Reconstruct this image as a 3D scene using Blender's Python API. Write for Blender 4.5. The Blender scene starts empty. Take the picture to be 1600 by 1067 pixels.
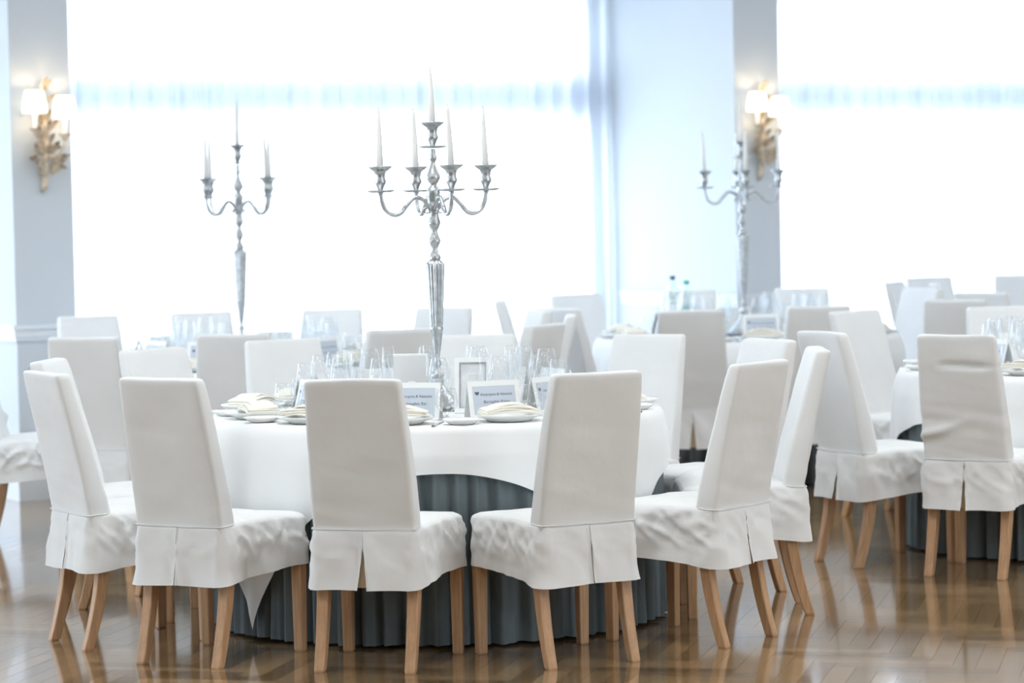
import bpy, math, random
from mathutils import Vector, Matrix, noise
R = math.radians
PI = math.pi
rnd = random.Random(7)
SC = bpy.context.scene
COL = SC.collection

# ------------------------------------------------------------------ camera
cam_d = bpy.data.cameras.new('camera')
cam_d.sensor_width = 36.0
cam_d.lens = 4622.7 / 1600 * 36.0
cam_d.clip_end = 200
cam_d.dof.use_dof = True
cam_d.dof.focus_distance = 10.75
cam_d.dof.aperture_fstop = 2.8
cam = bpy.data.objects.new('camera', cam_d)
COL.objects.link(cam)
cam.matrix_world = Matrix.Translation((0, 0, 1.622)) @ Matrix.Rotation(R(90 - 2.785), 4, 'X') @ Matrix.Rotation(R(-1.167), 4, 'Z')
SC.camera = cam

# ------------------------------------------------------------------ light
WALL_O = Vector((-2.62, 16.4, 0))          # origin of the window wall's own frame
WALL_A = R(32)                             # its turn: local x along the wall, local y outwards
def wall_m(s=0, o=0, z=0, extra=0):
    return Matrix.Translation(WALL_O) @ Matrix.Rotation(WALL_A, 4, 'Z') @ Matrix.Translation((s, o, z)) @ Matrix.Rotation(extra, 4, 'Z')

world = bpy.data.worlds.new('daylight')
SC.world = world
world.use_nodes = True
bg = world.node_tree.nodes['Background']
bg.inputs[0].default_value = (0.85, 0.935, 1.0, 1)
bg.inputs[1].default_value = 7.6

def area(name, m, sx, sy, power, color, portal=False):
    d = bpy.data.lights.new(name, 'AREA')
    d.shape = 'RECTANGLE'
    d.size, d.size_y = sx, sy
    d.energy = power
    d.color = color
    if portal:
        d.cycles.is_portal = True
    o = bpy.data.objects.new(name, d)
    COL.objects.link(o)
    o.matrix_world = m
    return o

BAYS = [(-4.71, -0.135), (0.2226, 4.80), (5.16, 9.74)]
WINS = [(a + .06, b - .14) for a, b in BAYS]
WTOP = 3.02
for a, b in WINS:                          # portals in the window openings (they emit nothing themselves)
    area('window_portal', wall_m((a + b) / 2, 1.72, 1.55) @ Matrix.Rotation(R(-90), 4, 'X'), b - a, 2.96, 1, (1, 1, 1), True)
LEFT_S = -8.5
LEFT_WIN = [(-3.6, 1.0)]
FRONT_FILL_WIN = [(3.4, 5.6), (6.2, 8.4)]       # unseen windows opposite, added behind the camera to light the chair backs
#     # spans (local y) of the openings in the left wall
for a, b in LEFT_WIN:
    area('window_portal', wall_m(LEFT_S - 0.1, (a + b) / 2, 1.75) @ Matrix.Rotation(R(-90), 4, 'Y'), 3.4, b - a, 1, (1, 1, 1), True)
for a, b in FRONT_FILL_WIN:
    area('window_portal', wall_m((a + b) / 2, -18.1, 1.75) @ Matrix.Rotation(R(90), 4, 'X'), b - a, 3.3, 1, (1, 1, 1), True)
for s, o in ((-1.5, -2.2), (2.5, -2.2), (6.5, -2.2), (-5.5, -6), (-1.5, -6), (2.5, -6), (6.5, -6), (-4.5, -9.5), (0, -9.5), (4.5, -9.5), (-4.5, -13), (0, -13), (4.5, -13), (-2, -16), (3, -16)):
    area('ceiling_fill_light', wall_m(s, o, 3.52), 1.3, 1.3, 40 if o < -3 else 17, (0.93, 0.98, 1.0))  # unseen fill lights added under the ceiling to brighten the room

SC.view_settings.view_transform = 'Standard'
SC.view_settings.look = 'None'
SC.view_settings.exposure = 0.28
SC.view_settings.gamma = 1.0
SC.view_settings.use_curve_mapping = False
cy = SC.cycles
cy.max_bounces = 10
cy.diffuse_bounces = 5
cy.glossy_bounces = 4
cy.transmission_bounces = 6
cy.transparent_max_bounces = 40
cy.caustics_reflective = False
cy.caustics_refractive = False
cy.sample_clamp_indirect = 6.0
cy.use_denoising = True

# ------------------------------------------------------------------ materials
def nm(name):
    m = bpy.data.materials.new(name)
    m.use_nodes = True
    nt = m.node_tree
    return m, nt, nt.nodes['Principled BSDF'], nt.nodes['Material Output']

def N(nt, t, **kw):
    n = nt.nodes.new(t)
    for k, v in kw.items():
        setattr(n, k, v)
    return n

def mat(name, col, rough=0.6, metal=0.0, spec=0.5, bump=0.0, bscale=40.0, var=0.0, vscale=6.0, stretch=(1, 1, 1), trans=None):
    m, nt, p, out = nm(name)
    p.inputs['Roughness'].default_value = rough
    p.inputs['Metallic'].default_value = metal
    p.inputs['Specular IOR Level'].default_value = spec
    tc = N(nt, 'ShaderNodeTexCoord')
    mp = N(nt, 'ShaderNodeMapping')
    mp.inputs['Scale'].default_value = stretch
    nt.links.new(tc.outputs['Object'], mp.inputs[0])
    nz = N(nt, 'ShaderNodeTexNoise')
    nz.inputs['Scale'].default_value = vscale
    nz.inputs['Detail'].default_value = 4
    nt.links.new(mp.outputs[0], nz.inputs['Vector'])
    rp = N(nt, 'ShaderNodeValToRGB')
    rp.color_ramp.elements[0].position = 0.3
    rp.color_ramp.elements[1].position = 0.7
    rp.color_ramp.elements[0].color = tuple(c * (1 - var) for c in col) + (1,)
    rp.color_ramp.elements[1].color = tuple(min(1, c * (1 + var)) for c in col) + (1,)
    nt.links.new(nz.outputs[0], rp.inputs[0])
    nt.links.new(rp.outputs[0], p.inputs['Base Color'])
    if bump:
        n2 = N(nt, 'ShaderNodeTexNoise')
        n2.inputs['Scale'].default_value = bscale
        n2.inputs['Detail'].default_value = 3
        nt.links.new(mp.outputs[0], n2.inputs['Vector'])
        b = N(nt, 'ShaderNodeBump')
        b.inputs['Strength'].default_value = bump
        b.inputs['Distance'].default_value = 0.01
        nt.links.new(n2.outputs[0], b.inputs['Height'])
        nt.links.new(b.outputs[0], p.inputs['Normal'])
    if trans:
        tr = N(nt, 'ShaderNodeBsdfTranslucent')
        tr.inputs[0].default_value = tuple(col) + (1,)
        mx = N(nt, 'ShaderNodeMixShader')
        mx.inputs[0].default_value = trans
        nt.links.new(p.outputs[0], mx.inputs[1])
        nt.links.new(tr.outputs[0], mx.inputs[2])
        nt.links.new(mx.outputs[0], out.inputs[0])
    return m

M = {}
M['cover'] = mat('white_slipcover_cloth', (0.815, 0.822, 0.822), 0.85, spec=0.15, bump=0.35, bscale=11, var=0.02, trans=0.03)
M['lining'] = mat('beige_lining_cloth', (0.62, 0.50, 0.34), 0.9, spec=0.1)
M['cloth'] = mat('white_table_linen', (0.91, 0.92, 0.92), 0.7, spec=0.25, bump=0.05, bscale=9, var=0.01, trans=0.06)
M['skirt'] = mat('grey_skirt_cloth', (0.165, 0.20, 0.215), 0.7, spec=0.2, bump=0.1, bscale=160, var=0.12, vscale=3, trans=0.05)
M['leg'] = mat('beech_wood', (0.52, 0.31, 0.17), 0.45, spec=0.4, var=0.14, vscale=10, stretch=(9, 9, 0.8))
M['dark_wood'] = mat('dark_wood', (0.10, 0.06, 0.04), 0.5)
M['silver'] = mat('aged_silver', (0.50, 0.52, 0.53), 0.32, metal=1.0, var=0.18, vscale=40, bump=0.25, bscale=120)
M['steel'] = mat('polished_steel', (0.72, 0.73, 0.75), 0.12, metal=1.0)
M['wax'] = mat('white_wax', (0.88, 0.88, 0.86), 0.45, trans=0.2)
M['china'] = mat('white_china', (0.85, 0.86, 0.84), 0.12)
M['napkin'] = mat('cream_napkin_linen', (0.84, 0.81, 0.73), 0.85, spec=0.1, bump=0.1, bscale=60)
M['card'] = mat('white_card', (0.86, 0.87, 0.87), 0.5)
M['print'] = mat('grey_blue_print', (0.56, 0.62, 0.70), 0.6)
M['ink'] = mat('dark_grey_ink', (0.10, 0.12, 0.16), 0.7)
M['tray'] = mat('black_mirror_tile', (0.02, 0.02, 0.02), 0.05)
M['wall'] = mat('pale_blue_wall_paint', (0.60, 0.64, 0.68), 0.8, spec=0.2, bump=0.03, bscale=90)
M['ceil'] = mat('white_ceiling_paint', (0.82, 0.82, 0.82), 0.9, spec=0.1)
M['trim'] = mat('white_trim_paint', (0.74, 0.78, 0.82), 0.45)
M['frame'] = mat('white_window_frame', (0.60, 0.65, 0.72), 0.5)
M['plaster'] = mat('antique_cream_plaster', (0.60, 0.50, 0.38), 0.55, var=0.45, vscale=18, bump=0.2, bscale=60)
M['green'] = mat('green_plastic', (0.02, 0.42, 0.28), 0.35)
M['picture'] = mat('pale_picture_print', (0.72, 0.74, 0.76), 0.5, var=0.15, vscale=16)

def glass_mat(name, tint, base, power, gain, rough=0.02, edge=0.0):
    m, nt, p, out = nm(name)
    nt.nodes.remove(p)
    lw = N(nt, 'ShaderNodeLayerWeight')
    lw.inputs[0].default_value = 0.5
    pw = N(nt, 'ShaderNodeMath', operation='POWER')
    pw.inputs[1].default_value = power
    nt.links.new(lw.outputs['Facing'], pw.inputs[0])
    ml = N(nt, 'ShaderNodeMath', operation='MULTIPLY_ADD')
    ml.inputs[1].default_value = gain
    ml.inputs[2].default_value = base
    ml.use_clamp = True
    nt.links.new(pw.outputs[0], ml.inputs[0])
    t = N(nt, 'ShaderNodeBsdfTransparent')
    t.inputs[0].default_value = tint
    g = N(nt, 'ShaderNodeBsdfGlossy')
    g.inputs['Roughness'].default_value = rough
    mx = N(nt, 'ShaderNodeMixShader')
    nt.links.new(ml.outputs[0], mx.inputs[0])
    nt.links.new(t.outputs[0], mx.inputs[1])
    if edge:
        tl = N(nt, 'ShaderNodeBsdfTranslucent')
        tl.inputs[0].default_value = (0.97, 0.98, 1, 1)
        m2 = N(nt, 'ShaderNodeMixShader')
        m2.inputs[0].default_value = edge
        nt.links.new(g.outputs[0], m2.inputs[1])
        nt.links.new(tl.outputs[0], m2.inputs[2])
        nt.links.new(m2.outputs[0], mx.inputs[2])
    else:
        nt.links.new(g.outputs[0], mx.inputs[2])
    nt.links.new(mx.outputs[0], out.inputs[0])
    return m
M['glass'] = glass_mat('thin_clear_glass', (0.97, 0.98, 0.985, 1), 0.06, 2.6, 0.95, edge=0.36)
M['pane'] = glass_mat('window_glass', (0.96, 0.98, 1.0, 1), 0.05, 4.0, 0.5)
M['bottle'] = glass_mat('bottle_plastic', (0.90, 0.97, 0.96, 1), 0.12, 2.0, 0.6)

def sheer():
    m, nt, p, out = nm('sheer_white_voile')
    nt.nodes.remove(p)
    tr = N(nt, 'ShaderNodeBsdfTransparent')
    tr.inputs[0].default_value = (0.97, 0.985, 1, 1)
    tl = N(nt, 'ShaderNodeBsdfTranslucent')
    tl.inputs[0].default_value = (0.92, 0.95, 1.0, 1)
    df = N(nt, 'ShaderNodeBsdfDiffuse')
    df.inputs[0].default_value = (0.86, 0.90, 0.95, 1)
    a = N(nt, 'ShaderNodeMixShader')
    a.inputs[0].default_value = 0.30
    nt.links.new(tl.outputs[0], a.inputs[1])
    nt.links.new(df.outputs[0], a.inputs[2])
    lw = N(nt, 'ShaderNodeLayerWeight')
    lw.inputs[0].default_value = 0.4
    mr = N(nt, 'ShaderNodeMapRange')
    mr.inputs[3].default_value = 0.84
    mr.inputs[4].default_value = 0.97
    nt.links.new(lw.outputs['Facing'], mr.inputs[0])
    b = N(nt, 'ShaderNodeMixShader')
    nt.links.new(mr.outputs[0], b.inputs[0])
    nt.links.new(tr.outputs[0], b.inputs[1])
    nt.links.new(a.outputs[0], b.inputs[2])
    nt.links.new(b.outputs[0], out.inputs[0])
    return m
M['sheer'] = sheer()

def shade_mat():
    m, nt, p, out = nm('lit_lamp_shade')
    p.inputs['Base Color'].default_value = (0.95, 0.90, 0.80, 1)
    p.inputs['Roughness'].default_value = 0.8
    p.inputs['Emission Color'].default_value = (1.0, 0.88, 0.70, 1)
    p.inputs['Emission Strength'].default_value = 1.25
    return m
M['shade'] = shade_mat()

def parquet(name, per_island):
    m, nt, p, out = nm(name)
    p.inputs['Roughness'].default_value = 0.13
    p.inputs['Specular IOR Level'].default_value = 0.5
    p.inputs['Coat Weight'].default_value = 0.35
    p.inputs['Coat Roughness'].default_value = 0.07
    if per_island:
        src = N(nt, 'ShaderNodeNewGeometry').outputs['Random Per Island']
    else:
        src = N(nt, 'ShaderNodeObjectInfo').outputs['Random']
    tc = N(nt, 'ShaderNodeTexCoord')
    mp = N(nt, 'ShaderNodeMapping')
    mp.inputs['Scale'].default_value = (3, 3, 3)
    geo = N(nt, 'ShaderNodeNewGeometry')
    nt.links.new(geo.outputs['Position'], mp.inputs[0])
    nz = N(nt, 'ShaderNodeTexNoise')
    nz.inputs['Scale'].default_value = 5.0
    nz.inputs['Detail'].default_value = 5
    nz.inputs['Distortion'].default_value = 0.6
    nt.links.new(mp.outputs[0], nz.inputs['Vector'])
    ad = N(nt, 'ShaderNodeMath', operation='MULTIPLY_ADD')
    ad.inputs[1].default_value = 0.7
    nt.links.new(src, ad.inputs[0])
    m2 = N(nt, 'ShaderNodeMath', operation='MULTIPLY')
    m2.inputs[1].default_value = 0.45
    nt.links.new(nz.outputs[0], m2.inputs[0])
    nt.links.new(m2.outputs[0], ad.inputs[2])
    rp = N(nt, 'ShaderNodeValToRGB')
    e = rp.color_ramp.elements
    e[0].position = 0.1
    e[0].color = (0.115, 0.070, 0.032, 1)
    e[1].position = 0.85
    e[1].color = (0.33, 0.215, 0.110, 1)
    nt.links.new(ad.outputs[0], rp.inputs[0])
    nt.links.new(rp.outputs[0], p.inputs['Base Color'])
    n3 = N(nt, 'ShaderNodeTexNoise')
    n3.inputs['Scale'].default_value = 9
    n3.inputs['Detail'].default_value = 3
    nt.links.new(geo.outputs['Position'], n3.inputs['Vector'])
    b = N(nt, 'ShaderNodeBump')
    b.inputs['Strength'].default_value = 0.035
    b.inputs['Distance'].default_value = 0.01
    nt.links.new(n3.outputs[0], b.inputs['Height'])
    nt.links.new(b.outputs[0], p.inputs['Normal'])
    return m
M['plank'] = parquet('oak_parquet_varnished', False)
M['planks'] = parquet('oak_parquet_varnished_field', True)

# ------------------------------------------------------------------ mesh helpers
def me(name, v, f, smooth=True, mt=None):
    d = bpy.data.meshes.new(name)
    d.from_pydata([tuple(p) for p in v], [], f)
    d.validate()
    if smooth:
        d.polygons.foreach_set('use_smooth', [True] * len(d.polygons))
    if mt:
        d.materials.append(M[mt])
    d.update()
    return d

def ob(name, data, parent=None, m=None, label=None, cat=None, group=None, kind=None):
    o = bpy.data.objects.new(name, data)
    COL.objects.link(o)
    if parent:
        o.parent = parent
    if m is not None:
        if parent:
            o.matrix_local = m
        else:
            o.matrix_world = m
    if label: o['label'] = label
    if cat: o['category'] = cat
    if group: o['group'] = group
    if kind: o['kind'] = kind
    return o

def thing(name, m, label, cat, group=None):
    return ob(name, None, None, m, label, cat, group)

def T(x, y, z=0.0, a=0.0):
    return Matrix.Translation((x, y, z)) @ Matrix.Rotation(a, 4, 'Z')

class MB:
    def __init__(s):
        s.v = []; s.f = []
    def add(s, v, f):
        o = len(s.v)
        s.v += [tuple(p) for p in v]
        s.f += [tuple(i + o for i in q) for q in f]
        return s
    def box(s, x0, x1, y0, y1, z0, z1):
        v = [(x, y, z) for z in (z0, z1) for y in (y0, y1) for x in (x0, x1)]
        return s.add(v, [(0, 2, 3, 1), (4, 5, 7, 6), (0, 1, 5, 4), (2, 6, 7, 3), (0, 4, 6, 2), (1, 3, 7, 5)])
    def lathe(s, prof, seg=20, cx=0, cy=0, cz=0, fl=0, fa=0.0):
        v = []; f = []
        n = len(prof)
        for r, z in prof:
            for k in range(seg):
                a = 2 * PI * k / seg
                rr = r * (1 + (fa * math.cos(fl * a) if fl else 0))
                v.append((cx + rr * math.cos(a), cy + rr * math.sin(a), cz + z))
        for i in range(n - 1):
            for k in range(seg):
                k2 = (k + 1) % seg
                f.append((i * seg + k, i * seg + k2, (i + 1) * seg + k2, (i + 1) * seg + k))
        return s.add(v, f)
    def tube(s, pts, rad, seg=8, cap=True):
        pts = [Vector(p) for p in pts]
        n = len(pts)
        if not hasattr(rad, '__len__'):
            rad = [rad] * n
        v = []; f = []
        up = Vector((0.13, 0.2, 1)).normalized()
        for i, p in enumerate(pts):
            d = (pts[min(i + 1, n - 1)] - pts[max(i - 1, 0)]).normalized()
            x = d.cross(up)
            if x.length < 1e-3:
                x = d.cross(Vector((1, 0, 0)))
            x.normalize()
            y = d.cross(x)
            for k in range(seg):
                a = 2 * PI * k / seg
                v.append(p + (x * math.cos(a) + y * math.sin(a)) * rad[i])
        for i in range(n - 1):
            for k in range(seg):
                k2 = (k + 1) % seg
                f.append((i * seg + k, i * seg + k2, (i + 1) * seg + k2, (i + 1) * seg + k))
        if cap:
            f.append(tuple(range(seg))[::-1])
            f.append(tuple((n - 1) * seg + k for k in range(seg)))
        return s.add(v, f)
    def grid(s, rows, closed=False):
        n = len(rows[0]); v = [p for r in rows for p in r]; f = []
        for i in range(len(rows) - 1):
            for k in range(n if closed else n - 1):
                k2 = (k + 1) % n
                f.append((i * n + k, i * n + k2, (i + 1) * n + k2, (i + 1) * n + k))
        return s.add(v, f)
    def mesh(s, name, mt, smooth=True):
        return me(name, s.v, s.f, smooth, mt)

def spline(pts, n):
    pts = [Vector(p) for p in pts]
    P = [pts[0] * 2 - pts[1]] + pts + [pts[-1] * 2 - pts[-2]]
    out = []
    segs = len(pts) - 1
    for i in range(n + 1):
        t = i / n * segs
        k = min(int(t), segs - 1)
        u = t - k
        a, b, c, d = P[k], P[k + 1], P[k + 2], P[k + 3]
        out.append(0.5 * ((2 * b) + (c - a) * u + (2 * a - 5 * b + 4 * c - d) * u * u + (3 * b - a - 3 * c + d) * u ** 3))
    return out

def nz(x, y, z):
    return noise.noise(Vector((x, y, z)))

def lerp(a, b, t):
    return a + (b - a) * t

# ------------------------------------------------------------------ room shell
S0, S1, Y0, Y1, HC = LEFT_S, 10.1, -18.0, 1.5, 3.6
fl = ob('floor', MB().box(S0 - .2, S1 + .2, Y0 - .2, Y1 + .2, -.2, -.012).mesh('floor', 'planks', False), None, wall_m(), kind='structure')
ob('ceiling', MB().box(S0 - .2, S1 + .2, Y0 - .2, Y1 + .2, HC, HC + .2).mesh('ceiling', 'ceil', False), None, wall_m(), kind='structure')
ob('wall_right', MB().box(S1, S1 + .2, Y0, Y1, 0, HC).mesh('wall_right', 'wall', False), None, wall_m(), kind='structure')
b = MB().box(S0 - .2, S1 + .2, Y0 - .2, Y0, 0, .1).box(S0 - .2, S1 + .2, Y0 - .2, Y0, 3.4, HC)
prev = S0 - .2
for a, c in FRONT_FILL_WIN:
    b.box(prev, a, Y0 - .2, Y0, .1, 3.4)
    prev = c
b.box(prev, S1 + .2, Y0 - .2, Y0, .1, 3.4)
ob('wall_front', b.mesh('wall_front', 'wall', False), None, wall_m(), kind='structure')
b = MB().box(S0 - .2, S0, Y0, Y1, 0, .1).box(S0 - .2, S0, Y0, Y1, 3.4, HC)
prev = Y0
for a, c in sorted(LEFT_WIN):
    b.box(S0 - .2, S0, prev, a, .1, 3.4)
    prev = c
b.box(S0 - .2, S0, prev, Y1, .1, 3.4)
ob('wall_left', b.mesh('wall_left', 'wall', False), None, wall_m(), kind='structure')
# outer (window) wall with its openings
b = MB().box(S0, S1, Y1, Y1 + .2, WTOP, HC).box(S0, S1, Y1, Y1 + .2, 0, .06)
prev = S0
for a, c in WINS:
    b.box(prev, a, Y1, Y1 + .2, .06, WTOP)
    prev = c
b.box(prev, S1, Y1, Y1 + .2, .06, WTOP)
ob('wall_back', b.mesh('wall_back', 'wall', False), None, wall_m(), kind='structure')
PIERS = [(-5.07, -4.71), (-0.135, 0.2226), (4.80, 5.16), (9.74, 10.1)]
for i, (a, c) in enumerate(PIERS):
    pier = ob('wall_pier', MB().box(a, c, 0, Y1, 0, HC).mesh('wall_pier', 'wall', False), None, wall_m(), kind='structure')
    d = .022
    b = MB()
    for z0, z1, e in ((.885, .905, .012), (.905, .95, .020), (.95, .972, .034)):
        b.box(a - e, c + e, -e, Y1 - .2, z0, z1)
    ob('trim_%d' % (i + 1), b.mesh('chair_rail', 'trim', False), None, wall_m(), kind='structure')
    b = MB()
    for z0, z1, e in ((0, .30, .018), (.30, .335, .030), (.335, .36, .012)):
        b.box(a - e, c + e, -e, Y1 - .2, z0, z1)
    ob('baseboard_pier', b.mesh('baseboard_pier', 'trim', False), None, wall_m(), kind='structure')

def window(n, w, m, h):
    o = ob('window_%d' % n, MB().box(0, w, .04, .13, 0, .07).box(0, w, .04, .13, h - .07, h).box(0, .07, .04, .13, .07, h - .07).box(w - .07, w, .04, .13, .07, h - .07).mesh('window_frame', 'frame', False), None, m, kind='structure')
    ob('transom', MB().box(.07, w - .07, -.02, .13, 2.06, 2.40).mesh('transom', 'frame', False), o)
    k = 3
    for i in range(1, k):
        x = w * i / k
        for z0, z1 in ((.07, 2.06), (2.40, h - .07)):
            ob('mullion', MB().box(x - .02, x + .02, .08, .13, z0, z1).mesh('mullion', 'frame', False), o)
    for i in range(k):
        x0, x1 = w * i / k, w * (i + 1) / k
        for z0, z1 in ((.07, 2.06), (2.40, h - .07)):
            ob('pane', MB().box(x0 + .02, x1 - .02, .103, .107, z0, z1).mesh('pane', 'pane', False), o)
    return o
n = 1
for a, c in WINS:
    window(n, c - a, wall_m(a, Y1 + .02, .06), WTOP - .06); n += 1
for a, c in LEFT_WIN:
    window(n, c - a, wall_m(S0 - .02, a, .06, R(90)), 3.34); n += 1
for a, c in FRONT_FILL_WIN:
    window(n, c - a, wall_m(c, Y0 - .02, .06, R(180)), 3.34); n += 1  # added windows, out of view, letting in fill light

# curtains
CURT = ['sheer white curtain with a faint grey band, on the window cut by the room edge',
        'broad sheer white curtain between the two pillars with wall lamps',
        'sheer white curtain on the window past the far pillar with a wall lamp']
for i, (a, c) in enumerate(BAYS):
    r2 = random.Random(20 + i)
    rows = []
    npt = 620
    xs = []
    ph = 0.0
    for k in range(npt + 1):
        t = k / npt
        w = 1 + .55 * nz(t * 9 + i * 5, 1.3, 0)
        ph += 2 * PI * 44 / npt * w
        xs.append((t, ph))
    for z in (0.012, .6, 1.4, 2.2, 3.0, 3.5):
        amp = .038 + .012 * nz(z, i, 4)
        row = []
        for t, p in xs:
            am = amp * (.55 + .75 * abs(nz(t * 14, i * 3.1, z * .12)))
            row.append((lerp(a + .015, c - .015, t) + .012 * math.sin(p * .5 + z), 1.395 + am * math.sin(p) + .012 * math.sin(p * .37 + 1), z))
        rows.append(row)
    cu = ob('sheer_curtain', MB().grid(rows).mesh('sheer_curtain', 'sheer'), None, wall_m(), CURT[i], 'curtain')
    ob('curtain_rail', MB().box(a + .005, c - .005, 1.34, 1.40, 3.5, 3.55).mesh('curtain_rail', 'trim', False), cu)

# ------------------------------------------------------------------ parquet: herringbone planks on the floor slab
PL, PW = .48, .08
def plank_mesh(name):
    g = .0002; L = PL / 2 - g; w = PW / 2 - g
    v = [(-L, -w, -.012), (L, -w, -.012), (L, w, -.012), (-L, w, -.012), (-L, -w, -.001), (L, -w, -.001), (L, w, -.001), (-L, w, -.001),
         (-L + .0003, -w + .0003, 0), (L - .0003, -w + .0003, 0), (L - .0003, w - .0003, 0), (-L + .0003, w - .0003, 0)]
    f = [(8, 9, 10, 11)]
    for k in range(4):
        k2 = (k + 1) % 4
        f += [(k, k2, 4 + k2, 4 + k), (4 + k, 4 + k2, 8 + k2, 8 + k)]
    return v, f
pv, pf = plank_mesh('plank')
pmesh = me('plank', pv, pf, False, 'plank')
spots = []
# herringbone: a stair of horizontal / vertical pairs in a lattice
n_ = int(PL / PW)
ang = R(32 + 45)
rot = Matrix.Rotation(ang, 3, 'Z')
org = Vector((0, 12.5, 0))
for i in range(-140, 140):
    for j in range(-40, 40):
        bx = i * PW + j * PL
        by = i * PW - j * PL
        for (dx, dy, a) in ((PL / 2, PW / 2, 0), (PW / 2, PW + PL / 2, PI / 2)):
            p = rot @ Vector((bx + dx, by + dy, 0)) + org
            if not (5.5 < p.y < 20.5 and -7.0 < p.x < 6.0):
                continue
            q = wall_m().inverted() @ Vector((p.x, p.y, 0))
            if q.y > 1.2 or q.x < S0 + .3:
                continue
            spots.append((p.x, p.y, ang + a))
def seen_plank(p):
    return abs(p[0]) < p[1] * .178 and p[1] > 9.75
near = sorted([p for p in spots if seen_plank(p)], key=lambda p: p[1])[:300]
ns = set(near)
fi = fl.matrix_world.inverted()
for x, y, a in near:
    o = ob('plank', pmesh, fl, fi @ T(x, y, rnd.uniform(-.00015, .0001), a))
b = MB()
for p in spots:
    if p in ns:
        continue
    m = fi @ T(p[0], p[1], 0, p[2])
    b.add([m @ Vector(v) for v in pv], pf)
ob('plank_field', b.mesh('plank_field', 'planks', False), fl, Matrix.Identity(4), kind='stuff')

# ------------------------------------------------------------------ chairs
def ring_rr(w, y0, y1, r, ins=0.0, ne=12):
    """rounded rectangle, counter-clockwise from rear left"""
    w -= ins; y0 += ins; y1 -= ins
    r = max(.004, r)
    pts = []
    cs = [(-w + r, y0 + r, PI), (w - r, y0 + r, 1.5 * PI), (w - r, y1 - r, 0), (-w + r, y1 - r, .5 * PI)]
    for k in range(4):
        cx, cyy, a0 = cs[k]
        for j in range(4):
            a = a0 + j / 3 * PI / 2
            pts.append(Vector((cx + r * math.cos(a), cyy + r * math.sin(a), 0)))
        nx, ny, na = cs[(k + 1) % 4]
        s = pts[-1]
        e = Vector((nx + r * math.cos(na), ny + r * math.sin(na), 0))
        m = ne if k in (0, 2) else 2
        for j in range(1, m):
            pts.append(s.lerp(e, j / m))
    return pts

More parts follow.
